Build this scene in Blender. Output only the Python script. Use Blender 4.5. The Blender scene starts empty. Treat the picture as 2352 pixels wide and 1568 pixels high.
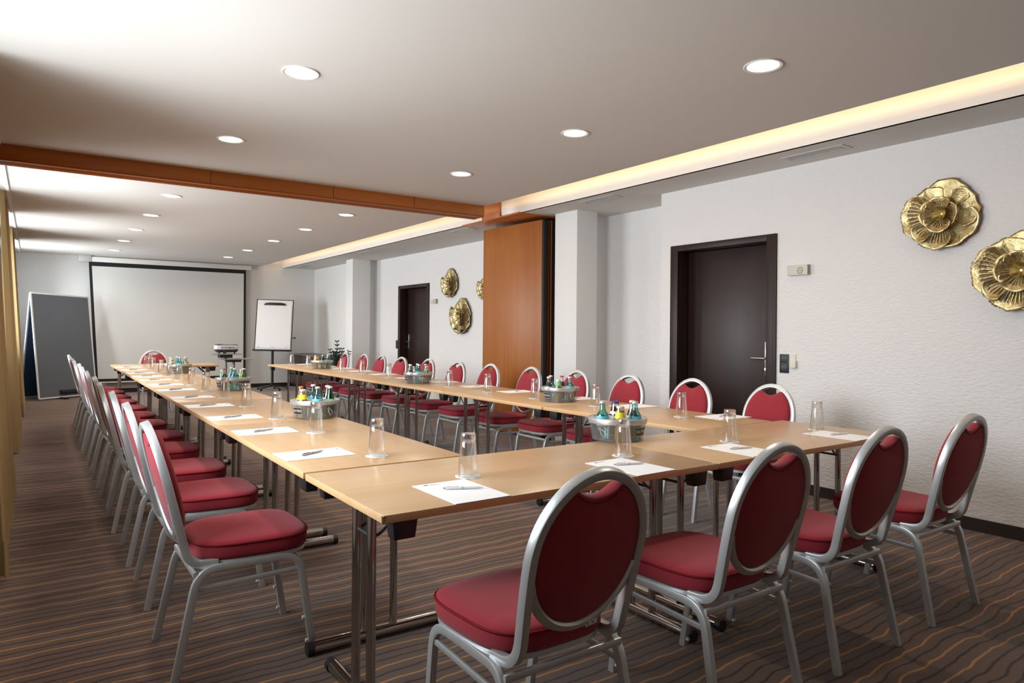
import bpy, bmesh, math, random
from mathutils import Vector, Matrix
random.seed(7)
S = bpy.context.scene
COL = S.collection
PI = math.pi
rad = math.radians

# ------------------------------------------------------------------ materials
def new_mat(name):
    m = bpy.data.materials.new(name); m.use_nodes = True
    nt = m.node_tree; nt.nodes.clear()
    out = nt.nodes.new('ShaderNodeOutputMaterial')
    return m, nt, out
def node(nt, t, **kw):
    n = nt.nodes.new(t)
    for k, v in kw.items():
        if k in n.inputs.keys(): n.inputs[k].default_value = v
        else: setattr(n, k, v)
    return n
def L(nt, a, b): nt.links.new(a, b)
def bsdf(nt, out, col, rough=.5, metal=0, spec=.5, **kw):
    b = nt.nodes.new('ShaderNodeBsdfPrincipled')
    b.inputs['Base Color'].default_value = (*col, 1)
    b.inputs['Roughness'].default_value = rough
    b.inputs['Metallic'].default_value = metal
    b.inputs['Specular IOR Level'].default_value = spec
    for k, v in kw.items(): b.inputs[k].default_value = v
    L(nt, b.outputs[0], out.inputs[0])
    return b
def plain(name, col, rough=.5, metal=0, spec=.5, noise=0, scale=40, bump=0, bscale=200, **kw):
    m, nt, out = new_mat(name)
    b = bsdf(nt, out, col, rough, metal, spec, **kw)
    tc = node(nt, 'ShaderNodeTexCoord')
    if noise:
        n = node(nt, 'ShaderNodeTexNoise', Scale=scale, Detail=4.0)
        L(nt, tc.outputs['Object'], n.inputs['Vector'])
        mx = node(nt, 'ShaderNodeMix', data_type='RGBA')
        mx.inputs[6].default_value = (*[c*(1-noise) for c in col], 1)
        mx.inputs[7].default_value = (*[min(1, c*(1+noise)) for c in col], 1)
        L(nt, n.outputs[0], mx.inputs[0]); L(nt, mx.outputs[2], b.inputs['Base Color'])
    if bump:
        n2 = node(nt, 'ShaderNodeTexNoise', Scale=bscale, Detail=5.0)
        L(nt, tc.outputs['Object'], n2.inputs['Vector'])
        bp = node(nt, 'ShaderNodeBump', Strength=bump, Distance=.01)
        L(nt, n2.outputs[0], bp.inputs['Height']); L(nt, bp.outputs[0], b.inputs['Normal'])
    return m
def wood(name, c1, c2, rough=.35, axis=0, scale=6, spec=.5, coat=0, stretch=.06):
    m, nt, out = new_mat(name)
    b = bsdf(nt, out, c1, rough, 0, spec)
    b.inputs['Coat Weight'].default_value = coat
    b.inputs['Coat Roughness'].default_value = .25
    tc = node(nt, 'ShaderNodeTexCoord'); mp = node(nt, 'ShaderNodeMapping')
    sc = [scale]*3; sc[axis] = scale*stretch
    mp.inputs['Scale'].default_value = sc
    L(nt, tc.outputs['Object'], mp.inputs['Vector'])
    n = node(nt, 'ShaderNodeTexNoise', Scale=6.0, Detail=7.0, Roughness=.65)
    L(nt, mp.outputs[0], n.inputs['Vector'])
    n2 = node(nt, 'ShaderNodeTexNoise', Scale=1.3, Detail=3.0)
    L(nt, mp.outputs[0], n2.inputs['Vector'])
    ad = node(nt, 'ShaderNodeMath', operation='ADD'); L(nt, n.outputs[0], ad.inputs[0]); L(nt, n2.outputs[0], ad.inputs[1])
    mr = node(nt, 'ShaderNodeMapRange'); mr.inputs[1].default_value = .7; mr.inputs[2].default_value = 1.3
    L(nt, ad.outputs[0], mr.inputs[0])
    mx = node(nt, 'ShaderNodeMix', data_type='RGBA')
    mx.inputs[6].default_value = (*c1, 1); mx.inputs[7].default_value = (*c2, 1)
    L(nt, mr.outputs[0], mx.inputs[0]); L(nt, mx.outputs[2], b.inputs['Base Color'])
    return m
def thin_glass(name, tint, gloss=.06, rough=.02, grz=.75):
    m, nt, out = new_mat(name)
    t = node(nt, 'ShaderNodeBsdfTransparent'); t.inputs[0].default_value = (*tint, 1)
    g = node(nt, 'ShaderNodeBsdfGlossy'); g.inputs[0].default_value = (1, 1, 1, 1); g.inputs['Roughness'].default_value = rough
    lw = node(nt, 'ShaderNodeLayerWeight', Blend=.25)
    mu = node(nt, 'ShaderNodeMath', operation='MULTIPLY_ADD'); mu.inputs[1].default_value = grz; mu.inputs[2].default_value = gloss
    L(nt, lw.outputs['Fresnel'], mu.inputs[0])
    mx = node(nt, 'ShaderNodeMixShader'); L(nt, mu.outputs[0], mx.inputs[0]); L(nt, t.outputs[0], mx.inputs[1]); L(nt, g.outputs[0], mx.inputs[2])
    L(nt, mx.outputs[0], out.inputs[0])
    return m
def emit(name, col, strength):
    m, nt, out = new_mat(name)
    e = node(nt, 'ShaderNodeEmission'); e.inputs[0].default_value = (*col, 1); e.inputs[1].default_value = strength
    L(nt, e.outputs[0], out.inputs[0]); return m

def carpet_mat():
    m, nt, out = new_mat('carpet')
    b = bsdf(nt, out, (.1, .06, .05), .95, 0, .15)
    b.inputs['Sheen Weight'].default_value = .25
    tc = node(nt, 'ShaderNodeTexCoord'); sx = node(nt, 'ShaderNodeSeparateXYZ'); L(nt, tc.outputs['Object'], sx.inputs[0])
    def math_(op, a, bb=None, c=None):
        n = node(nt, 'ShaderNodeMath', operation=op)
        for i, v in enumerate((a, bb, c)):
            if v is None: continue
            if isinstance(v, (int, float)): n.inputs[i].default_value = v
            else: L(nt, v, n.inputs[i])
        return n.outputs[0]
    # slow waves of the stripes along x
    mp = node(nt, 'ShaderNodeMapping'); mp.inputs['Scale'].default_value = (3.2, 2.2, 1); L(nt, tc.outputs['Object'], mp.inputs['Vector'])
    nz = node(nt, 'ShaderNodeTexNoise', Scale=1.0, Detail=1.5); L(nt, mp.outputs[0], nz.inputs['Vector'])
    mp2 = node(nt, 'ShaderNodeMapping'); mp2.inputs['Scale'].default_value = (9, 5, 1); L(nt, tc.outputs['Object'], mp2.inputs['Vector'])
    nz2 = node(nt, 'ShaderNodeTexNoise', Scale=1.0, Detail=1.0); L(nt, mp2.outputs[0], nz2.inputs['Vector'])
    w = math_('MULTIPLY_ADD', nz.outputs[0], .07, sx.outputs[1])
    w = math_('MULTIPLY_ADD', nz2.outputs[0], .022, w)
    w = math_('MULTIPLY_ADD', sx.outputs[0], -.012, w)
    v = math_('DIVIDE', w, .0485)
    fr = math_('FRACT', math_('ADD', v, 1000.0))
    d = math_('ABSOLUTE', math_('SUBTRACT', fr, .5))
    mr = node(nt, 'ShaderNodeMapRange'); mr.inputs[1].default_value = .08; mr.inputs[2].default_value = .125; mr.inputs[3].default_value = 1; mr.inputs[4].default_value = 0
    L(nt, d, mr.inputs[0])
    idx = math_('FLOORED_MODULO', math_('FLOOR', math_('ADD', v, 1000.0)), 11.0)
    # gold at 0,3,7,9 -> compare
    g = None
    for k in (0, 3, 7, 9):
        c = math_('COMPARE', idx, float(k), .1)
        g = c if g is None else math_('ADD', g, c)
    lc = node(nt, 'ShaderNodeMix', data_type='RGBA'); L(nt, g, lc.inputs[0])
    lc.inputs[6].default_value = (.022, .008, .010, 1); lc.inputs[7].default_value = (.42, .20, .07, 1)
    ns = node(nt, 'ShaderNodeTexNoise', Scale=260.0, Detail=2.0); L(nt, tc.outputs['Object'], ns.inputs['Vector'])
    nl = node(nt, 'ShaderNodeTexNoise', Scale=2.5, Detail=4.0); L(nt, tc.outputs['Object'], nl.inputs['Vector'])
    bc = node(nt, 'ShaderNodeMix', data_type='RGBA'); bc.inputs[6].default_value = (.088, .051, .036, 1); bc.inputs[7].default_value = (.148, .091, .066, 1)
    L(nt, math_('MULTIPLY_ADD', ns.outputs[0], .6, math_('MULTIPLY', nl.outputs[0], .4)), bc.inputs[0])
    fm = node(nt, 'ShaderNodeMix', data_type='RGBA'); L(nt, math_('MULTIPLY', mr.outputs[0], .92), fm.inputs[0])
    L(nt, bc.outputs[2], fm.inputs[6]); L(nt, lc.outputs[2], fm.inputs[7]); L(nt, fm.outputs[2], b.inputs['Base Color'])
    bp = node(nt, 'ShaderNodeBump', Strength=.35, Distance=.004); L(nt, ns.outputs[0], bp.inputs['Height']); L(nt, bp.outputs[0], b.inputs['Normal'])
    return m
def stucco_mat(name, col, strength, scale=55):
    m, nt, out = new_mat(name)
    b = bsdf(nt, out, col, .9, 0, .2)
    tc = node(nt, 'ShaderNodeTexCoord')
    mp = node(nt, 'ShaderNodeMapping'); mp.inputs['Scale'].default_value = (1, .6, 1.5); L(nt, tc.outputs['Object'], mp.inputs['Vector'])
    n = node(nt, 'ShaderNodeTexNoise', Scale=float(scale), Detail=3.0, Roughness=.6); L(nt, mp.outputs[0], n.inputs['Vector'])
    bp = node(nt, 'ShaderNodeBump', Strength=strength, Distance=.006); L(nt, n.outputs[0], bp.inputs['Height']); L(nt, bp.outputs[0], b.inputs['Normal'])
    return m
def translucent(name, col, mixv, tcol=None, rough=.5):
    m, nt, out = new_mat(name)
    d = node(nt, 'ShaderNodeBsdfDiffuse'); d.inputs[0].default_value = (*col, 1)
    t = node(nt, 'ShaderNodeBsdfTranslucent'); t.inputs[0].default_value = (*(tcol or col), 1)
    mx = node(nt, 'ShaderNodeMixShader'); mx.inputs[0].default_value = mixv
    L(nt, d.outputs[0], mx.inputs[1]); L(nt, t.outputs[0], mx.inputs[2]); L(nt, mx.outputs[0], out.inputs[0])
    return m
def frosted(name, tint, dcol, mixv):
    m, nt, out = new_mat(name)
    t = node(nt, 'ShaderNodeBsdfTransparent'); t.inputs[0].default_value = (*tint, 1)
    p = node(nt, 'ShaderNodeBsdfPrincipled'); p.inputs['Base Color'].default_value = (*dcol, 1); p.inputs['Roughness'].default_value = .3; p.inputs['Metallic'].default_value = .35
    mx = node(nt, 'ShaderNodeMixShader'); mx.inputs[0].default_value = mixv
    L(nt, t.outputs[0], mx.inputs[1]); L(nt, p.outputs[0], mx.inputs[2]); L(nt, mx.outputs[0], out.inputs[0])
    return m

MT = dict(
    carpet=carpet_mat(),
    ceiling=plain('ceiling_paint', (.68, .655, .625), .9, 0, .1),
    wall=stucco_mat('wall_plaster', (.80, .80, .79), .35, 70),
    stucco=stucco_mat('wall_stucco', (.80, .79, .79), 1.3, 48),
    white=plain('white_paint', (.8, .79, .77), .6),
    base=plain('dark_skirting', (.022, .014, .012), .45),
    beech=wood('beech_laminate', (.56, .37, .21), (.48, .30, .16), .30, 0, 5, .5, .0),
    beech_edge_lit=wood('beech_edge_lit', (.70, .46, .24), (.62, .38, .18), .45, 0, 5),  # edge banding, colour lightened to stand in for light falling on the table edges
    chip=plain('bare_chipboard', (.25, .17, .1), .9, noise=.7, scale=400),
    beam=wood('cherry_veneer', (.46, .140, .022), (.36, .10, .014), .38, 0, 4, .4),
    panel=wood('partition_veneer', (.40, .145, .035), (.31, .10, .022), .36, 2, 4, .4, 0, .05),
    door=wood('wenge_door', (.030, .014, .012), (.018, .008, .008), .38, 2, 9, .4, 0, .04),
    doorframe=wood('wenge_frame', (.028, .012, .011), (.02, .009, .009), .42, 2, 9, .35),
    black=plain('black_plastic', (.012, .013, .015), .45),
    rubber=plain('dark_seal', (.008, .007, .008), .6),
    chrome=plain('polished_chrome', (.50, .49, .48), .13, 1),
    silver=plain('silver_lacquer', (.58, .605, .62), .36, .62, .5, noise=.04, scale=30),
    steel=plain('brushed_steel', (.62, .60, .56), .3, 1),
    red=plain('red_cloth', (.31, .026, .040), .85, 0, .2, noise=.12, scale=700, bump=.25, bscale=1600, **{'Sheen Weight': .15}),
    redpipe=plain('red_piping', (.17, .008, .014), .8, 0, .2),
    paper=plain('white_paper', (.86, .86, .88), .7, 0, .2),
    ink=plain('grey_ink', (.16, .17, .22), .7),
    penw=plain('pen_white', (.82, .82, .85), .3),
    pens=plain('pen_grey', (.42, .42, .44), .3, .5),
    pend=plain('pen_dark', (.1, .1, .11), .3),
    glass=thin_glass('drinking_glass', (.985, .985, .98), .07, .02, .42),
    coaster=plain('paper_coaster', (.86, .86, .86), .8),
    gold=None, curtain=translucent('curtain_cloth', (.40, .285, .145), .10, (.45, .32, .15)),
    board=plain('grey_felt', (.135, .145, .165), .95, 0, .1, noise=.06, scale=300),
    boardb=plain('blue_felt', (.03, .055, .10), .95, 0, .1),
    alu=plain('alu_profile', (.72, .72, .72), .4, .4),
    screen=plain('screen_fabric', (.70, .70, .685), .85, 0, .1),
    frameblk=plain('screen_border', (.010, .009, .010), .8),
    wbox=plain('offwhite_plastic', (.60, .60, .53), .5),
    cream=plain('cream_plastic', (.72, .69, .58), .5),
    switch=plain('anthracite_plastic', (.028, .031, .038), .4),
    cabinet=wood('walnut_front', (.085, .045, .028), (.055, .028, .018), .5, 1, 5),
    cabtop=plain('cabinet_top', (.12, .10, .085), .35),
    leaf=plain('dark_leaf', (.012, .028, .012), .45, noise=.4, scale=30),
    pot=plain('clay_pot', (.05, .045, .04), .6), soil=plain('soil', (.02, .014, .01), .95),
    lamp=emit('lamp_diffuser', (1, .93, .82), 9.0),
    mtrim=plain('metal_trim_white', (.8, .78, .74), .4),
    vent=plain('vent_white', (.55, .53, .50), .5), ventd=plain('vent_dark', (.16, .15, .14), .8),
    rim=plain('bucket_rim', (.50, .50, .50), .33, .55),
    bucket=frosted('bucket_wall', (.90, .91, .90), (.48, .48, .47), .27),
    lblack=plain('label_black', (.010, .010, .012), .4), lwhite=plain('label_white', (.82, .82, .82), .5),
    teal=thin_glass('teal_glass', (.42, .84, .88), .07), tlabel=plain('teal_label', (.12, .52, .66), .5),
    clear=thin_glass('clear_bottle', (.90, .92, .91), .06), green=thin_glass('green_glass', (.07, .42, .13), .06),
    cola=plain('cola', (.018, .005, .004), .15), orange=plain('orange_drink', (.72, .26, .015), .25),
    yellow=plain('yellow_drink', (.62, .40, .05), .25), pale=plain('apple_drink', (.30, .22, .05), .25), dark=plain('berry_drink', (.05, .006, .012), .2),
    rlabel=plain('red_label', (.50, .012, .018), .5), ylabel=plain('yellow_label', (.80, .68, .04), .5), glabel=plain('green_label', (.18, .55, .22), .5),
    capw=plain('cap_silver', (.70, .69, .66), .35, .5), capr=plain('cap_red', (.55, .02, .02), .4), capo=plain('cap_orange', (.75, .14, .02), .4), capb=plain('cap_blue', (.02, .03, .22), .4),
    projw=plain('projector_white', (.72, .72, .72), .4), projd=plain('projector_dark', (.03, .03, .033), .4), portm=plain('port_panel', (.45, .45, .5), .4),
    trolley=plain('trolley_grey', (.30, .31, .31), .4, .3), trolleyd=plain('trolley_dark', (.05, .05, .05), .5),
    wframe=plain('window_frame_white', (.75, .75, .74), .4), pane=thin_glass('window_pane', (.97, .98, .98), .03),
    sticker=plain('sticker', (.70, .70, .70), .5),
)
def gold_mat():
    m, nt, out = new_mat('gold_leaf')
    b = bsdf(nt, out, (.45, .33, .12), .42, 1)
    tc = node(nt, 'ShaderNodeTexCoord')
    n = node(nt, 'ShaderNodeTexNoise', Scale=22.0, Detail=6.0, Roughness=.7); L(nt, tc.outputs['Object'], n.inputs['Vector'])
    cr = node(nt, 'ShaderNodeValToRGB'); cr.color_ramp.elements[0].position = .35; cr.color_ramp.elements[0].color = (.36, .26, .10, 1)
    cr.color_ramp.elements[1].position = .68; cr.color_ramp.elements[1].color = (.76, .65, .38, 1)
    L(nt, n.outputs[0], cr.inputs[0]); L(nt, cr.outputs[0], b.inputs['Base Color'])
    n2 = node(nt, 'ShaderNodeTexNoise', Scale=90.0, Detail=4.0); L(nt, tc.outputs['Object'], n2.inputs['Vector'])
    bp = node(nt, 'ShaderNodeBump', Strength=.5, Distance=.004); L(nt, n2.outputs[0], bp.inputs['Height']); L(nt, bp.outputs[0], b.inputs['Normal'])
    return m
MT['gold'] = gold_mat()

# ------------------------------------------------------------------ mesh builder
class M:
    def __init__(s): s.v = []; s.f = []
    def add(s, vs, fs):
        o = len(s.v); s.v += [tuple(v) for v in vs]; s.f += [tuple(i+o for i in f) for f in fs]
    def box(s, x0, x1, y0, y1, z0, z1, mat=None):
        vs = [Vector((x, y, z)) for z in (z0, z1) for y in (y0, y1) for x in (x0, x1)]
        if mat is not None: vs = [mat @ v for v in vs]
        s.add(vs, [(0, 2, 3, 1), (4, 5, 7, 6), (0, 1, 5, 4), (2, 6, 7, 3), (0, 4, 6, 2), (1, 3, 7, 5)])
    def loft(s, rings, cap0=True, cap1=True, closed=True, loop=False):
        n = len(rings[0]); vs = [p for r in rings for p in r]; fs = []
        R = len(rings)
        for i in range(R if loop else R-1):
            a, b = i*n, ((i+1) % R)*n
            for j in range(n if closed else n-1):
                k = (j+1) % n
                fs.append((a+j, a+k, b+k, b+j))
        if not loop:
            if cap0: fs.append(tuple(reversed(range(n))))
            if cap1: fs.append(tuple(range((R-1)*n, R*n)))
        s.add(vs, fs)
    def lathe(s, prof, n=24, c=(0, 0, 0), wob=None, cap0=True, cap1=True, mat=None):
        rings = []
        for (r, z) in prof:
            ring = []
            for j in range(n):
                a = 2*PI*j/n
                rr = r*(wob(a, z) if wob else 1)
                p = Vector((c[0]+rr*math.cos(a), c[1]+rr*math.sin(a), c[2]+z))
                ring.append(mat @ p if mat is not None else p)
            rings.append(ring)
        s.loft(rings, cap0, cap1)
    def sweep(s, path, prof, up=None, loop=False, caps=True):
        """prof: list of (a, b) offsets along (side, up) of a transported frame"""
        P = [Vector(p) for p in path]; n = len(P); T = []
        for i in range(n):
            a = P[(i-1) % n] if (loop or i > 0) else P[i]
            b = P[(i+1) % n] if (loop or i < n-1) else P[i]
            T.append((b-a).normalized())
        u = Vector(up) if up is not None else (Vector((0, 0, 1)) if abs(T[0].z) < .9 else Vector((0, 1, 0)))
        rings = []
        for i in range(n):
            u = (u - T[i]*u.dot(T[i]))
            u.normalize()
            sd = T[i].cross(u)
            rings.append([P[i]+sd*a+u*b for a, b in prof])
        s.loft(rings, caps, caps, True, loop)
    def tube(s, path, r, n=10, loop=False, up=None, caps=True):
        s.sweep(path, [(r*math.cos(2*PI*j/n), r*math.sin(2*PI*j/n)) for j in range(n)], up, loop, caps)
    def build(s, name, mat, parent=None, angle=35, bevel=0, seg=2, loc=None):
        me = bpy.data.meshes.new(name); me.from_pydata(s.v, [], s.f); me.update()
        bm = bmesh.new(); bm.from_mesh(me)
        bmesh.ops.recalc_face_normals(bm, faces=bm.faces)
        if bevel:
            ed = [e for e in bm.edges if len(e.link_faces) == 2 and e.calc_face_angle(0) > rad(40)]
            bmesh.ops.bevel(bm, geom=ed, offset=bevel, segments=seg, affect='EDGES', profile=.5, clamp_overlap=True)
        bm.to_mesh(me); bm.free()
        me.polygons.foreach_set('use_smooth', [True]*len(me.polygons))
        me.set_sharp_from_angle(angle=rad(angle))
        me.materials.append(MT[mat] if isinstance(mat, str) else mat)
        o = bpy.data.objects.new(name, me); COL.objects.link(o)
        if parent: o.parent = parent
        if loc: o.location = loc
        return o
def tag(o, label=None, cat=None, group=None, kind=None):
    if label: o['label'] = label
    if cat: o['category'] = cat
    if group: o['group'] = group
    if kind: o['kind'] = kind
    return o
def empty(name, loc=(0, 0, 0), rz=0):
    o = bpy.data.objects.new(name, None); COL.objects.link(o); o.location = loc; o.rotation_euler.z = rz
    o.empty_display_size = .1
    return o
def copy_tree(o, parent=None):
    c = o.copy(); COL.objects.link(c); c.parent = parent
    for ch in list(o.children): copy_tree(ch, c)
    return c
def box(name, mat, x0, x1, y0, y1, z0, z1, parent=None, bevel=0, rel=None):
    m = M(); m.box(x0, x1, y0, y1, z0, z1, rel); return m.build(name, mat, parent, bevel=bevel)
def struct(o): o['kind'] = 'structure'; return o
def rrect(w, h, r, n=3):
    pts = []
    for cx, cy, a0 in ((w/2-r, h/2-r, 0), (-w/2+r, h/2-r, 90), (-w/2+r, -h/2+r, 180), (w/2-r, -h/2+r, 270)):
        for i in range(n):
            a = rad(a0+90*i/(n-1)); pts.append((cx+r*math.cos(a), cy+r*math.sin(a)))
    return pts
def fillet(pts, rads, n=6):
    P = [Vector(p) for p in pts]; out = [P[0]]
    for i in range(1, len(P)-1):
        a, b, c = P[i-1], P[i], P[i+1]; r = rads[i-1]
        d1 = (a-b).normalized(); d2 = (c-b).normalized()
        p1 = b+d1*r; p2 = b+d2*r
        for k in range(n+1):
            t = k/n; out.append((1-t)**2*p1+2*(1-t)*t*b+t*t*p2)
    out.append(P[-1]); return out
ORD = ['nearest', 'second', 'third', 'fourth', 'fifth', 'sixth', 'seventh', 'eighth', 'ninth', 'tenth', 'eleventh', 'twelfth']
def nth(i): return 'nearest the camera' if i == 0 else (ORD[i]+' from the camera' if i < 11 else 'farthest from the camera')

# ------------------------------------------------------------------ measures of the room (m)
TT = .7395                      # table top height
ZC, ZS = 2.652, 2.637           # ceiling, soffit
XL, XW1, XW2, XW3 = -1.36, 4.237, 4.72, 4.45
YB, YF = 13.74, -4.6            # back wall, wall behind the camera
XE, XF = 3.25, 3.74             # edge of the ceiling at the light slot, soffit fascia
DOORS = [(1.604, 2.761, 2.108), (8.641, 9.848, 2.088)]
WIN = [(.10, 2.50), (5.0, 6.6), (8.4, 9.75), (11.6, 12.9)]
WZ0, WZ1 = .95, 2.53

# ------------------------------------------------------------------ the setting
struct(box('floor', 'carpet', XL-.1, XW2+.3, YF-.1, YB+.1, -.06, 0))
m = M(); m.box(XL-.1, XE, YF-.1, YB+.1, ZC, ZC+.045); m.box(XE-.015, XE, YF, YB, ZC+.045, 2.738)
struct(m.build('ceiling', 'ceiling'))
m = M(); m.box(XF, XW2+.3, YF-.1, YB+.1, ZS, ZS+.05)
struct(m.build('ceiling', 'ceiling'))
m = M()   # fascia with a canted lower strip, closing the slot for the light
prof = [(XF, ZS), (XF-.012, ZS+.062), (XF-.012, 3.02), (XF+.03, 3.02), (XF+.03, ZS)]
m.loft([[Vector((x, y, z)) for x, z in prof] for y in (YF, YB)])
m.box(XE-.45, XF+.03, YF, YB, 3.02, 3.06); m.box(XE-.47, XE-.45, YF, YB, ZC+.04, 3.06)
struct(m.build('trim_1', 'white'))
# right-hand walls with the two doors let in
def wall_with_door(name, mat, x0, x1, y0, y1, d):
    m = M()
    m.box(x0, x1, y0, d[0], 0, ZS+.02); m.box(x0, x1, d[1], y1, 0, ZS+.02); m.box(x0, x1, d[0], d[1], d[2], ZS+.02)
    return struct(m.build(name, mat, bevel=0))
wall_with_door('wall_right', 'stucco', XW1, XW2+.25, YF-.1, 2.90, DOORS[0])
wall_with_door('wall_right', 'stucco', XW2, XW2+.25, 2.90, 11.15, DOORS[1])
struct(box('wall_right', 'wall', XW3, XW2+.25, 11.15, YB+.1, 0, ZS+.02))
struct(box('column', 'wall', 4.135, 4.44, 4.06, 4.46, 0, ZS+.01, bevel=.012))
struct(box('wall_return', 'wall', 4.42, XW2+.01, 4.22, 4.44, 0, ZS+.01))
struct(box('column', 'wall', 4.195, 4.56, 10.80, 11.15, 0, ZS+.01, bevel=.012))
struct(box('wall_return', 'wall', 4.54, XW2+.01, 10.93, 11.16, 0, ZS+.01))
struct(box('wall_back', 'wall', XL-.1, XW3+.3, YB, YB+.15, 0, 3.06))
struct(box('wall_front', 'wall', XL-.1, XW1+.3, YF-.15, YF, 0, 3.06))
m = M()
ys = [YF-.1]+[v for w in WIN for v in w]+[YB+.1]
for i in range(0, len(ys), 2): m.box(XL-.2, XL, ys[i], ys[i+1], 0, ZC+.02)
for a, b in WIN: m.box(XL-.2, XL, a, b, 0, WZ0); m.box(XL-.2, XL, a, b, WZ1, ZC+.02)
struct(m.build('wall_left', 'wall'))
for i, (a, b) in enumerate(WIN):
    w = struct(empty('window_%d' % (i+1), (XL-.1, (a+b)/2, WZ0)))
    h, hw = WZ1-WZ0, (b-a)/2
    m = M()
    m.box(-.03, .03, -hw, -hw+.06, 0, h); m.box(-.03, .03, hw-.06, hw, 0, h); m.box(-.03, .03, -hw+.06, hw-.06, 0, .06); m.box(-.03, .03, -hw+.06, hw-.06, h-.06, h); m.box(-.028, .028, -.035, .035, .06, h-.06)
    m.build('window_frame', 'wframe', w)
    m = M(); m.box(-.003, .003, -hw+.06, -.035, .06, h-.06); m.box(-.003, .003, .035, hw-.06, .06, h-.06); m.build('pane', 'pane', w)
    m = M(); m.box(.03, .28, -hw-.03, hw+.03, -.03, 0); m.build('window_sill', 'wframe', w)
def skirting(name, x0, x1, y0, y1): struct(box(name, 'base', x0, x1, y0, y1, 0, .083))
skirting('baseboard_right', XW1-.014, XW1+.01, YF, DOORS[0][0]-.0); skirting('baseboard_right', XW1-.014, XW1+.01, DOORS[0][1], 2.90)
skirting('baseboard_right', XW2-.014, XW2+.01, 2.9, 4.22); skirting('baseboard_right', XW2-.014, XW2+.01, 5.9, DOORS[1][0]); skirting('baseboard_right', XW2-.014, XW2+.01, DOORS[1][1], 10.93)
skirting('baseboard_right', XW3-.014, XW3+.01, 11.15, YB); skirting('baseboard_back', XL, XW3, YB-.014, YB+.01); skirting('baseboard_left', XL-.01, XL+.014, YF, YB)
# doors
def door(i, xw, d, handle_y, flip):
    y0, y1, z1 = d; w = y1-y0
    r = struct(empty('door_%d' % i, (xw, (y0+y1)/2, 0)))
    hw = w/2; fw = .092; dep = .135
    m = M()
    for sx0, sx1, zz in ((-.018, 0, fw), (0, dep+.03, .03)):
        pass
    m.box(-.018, .002, -hw, -hw+fw, 0, z1); m.box(-.018, .002, hw-fw, hw, 0, z1); m.box(-.018, .002, -hw+fw, hw-fw, z1-fw*.62, z1)
    m.box(.002, dep+.05, -hw+.002, -hw+fw, 0, z1-.002); m.box(.002, dep+.05, hw-fw, hw-.002, 0, z1-.002); m.box(.002, dep+.05, -hw+fw, hw-fw, z1-fw*.62, z1-.002)
    m.build('door_frame', 'doorframe', r, bevel=.003)
    lf = box('door_leaf', 'door', dep, dep+.045, -hw+fw+.004, hw-fw-.004, .006, z1-fw*.62-.004, r, bevel=.003)
    hy = handle_y-(y0+y1)/2
    m = M(); m.box(dep-.008, dep, hy-.02, hy+.02, .915, 1.205); hp = m.build('handle_plate', 'steel', r, bevel=.004)
    m = M(); m.tube([(dep-.008, hy, 1.06), (dep-.05, hy, 1.06)], .009); m.tube(fillet([(dep-.045, hy-.012*flip, 1.06), (dep-.05, hy+.03*flip, 1.06), (dep-.048, hy+.125*flip, 1.06)], [.015]), .0095); m.build('door_handle', 'steel', r)
    m = M(); m.tube([(dep-.008, hy, .968), (dep-.022, hy, .968)], .012); m.build('lock_cylinder', 'steel', r)
    struct(box('trim_2', 'door', xw+.19, xw+.21, y0-.05, y1+.05, 0, z1+.05))
    return r
door(1, XW1, DOORS[0], 1.790, 1)
door(2, XW2, DOORS[1], 9.70, -1)
# wooden beam that carries the folding partition, with its track
m = M()
m.box(XL, XE-.012, 4.575, 4.80, 2.540, ZC)
m.box(XL, XE-.012, 4.585, 4.625, 2.527, 2.540); m.box(XL, XE-.012, 4.75, 4.79, 2.527, 2.540); m.box(XL, XE-.012, 4.655, 4.668, 2.527, 2.540); m.box(XL, XE-.012, 4.707, 4.72, 2.527, 2.540)
b = m.build('wooden_beam', 'beam', bevel=.003)
m = M()
for x in (.42, 1.52, 2.38): m.box(x, x+.004, 4.5735, 4.5755, 2.541, ZC-.002)
m.build('joint', 'rubber', b)
tag(b, 'orange-brown wooden beam crossing the white ceiling above the tables', 'beam')
m = M(); m.box(XF-.03, XF-.0, 4.98, 5.38, ZS-.005, 2.99); m.box(3.715, 4.36, 4.59, 5.87, ZS-.012, ZS+.005)
tag(m.build('partition_track', 'beam', bevel=.002), 'orange-brown wooden track board on the soffit above the partition', 'board')
# folded partition
r = empty('folding_partition', (4.05, 4.56, 0))
ang = math.atan2(-.075, 1.17)
for k in range(5):
    T = Matrix.Translation((.0+.105*k, 0, 0)) @ Matrix.Rotation(math.atan2(.07, 1.17) if k == 0 else 0, 4, 'Z')
    o = box('panel', 'panel', -.002, .062, .03, 1.20, .025, 2.585, r, .004, T)
    box('edge_seal', 'rubber', -.0, .06, 0, .032, .025, 2.58, o, .003, T)
    if k: box('edge_strip', 'beam', .0, .012, -.004, .0, .025, 2.58, o, 0, T)
tag(r, 'folded wooden room partition stacked beside the white column', 'partition')
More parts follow.
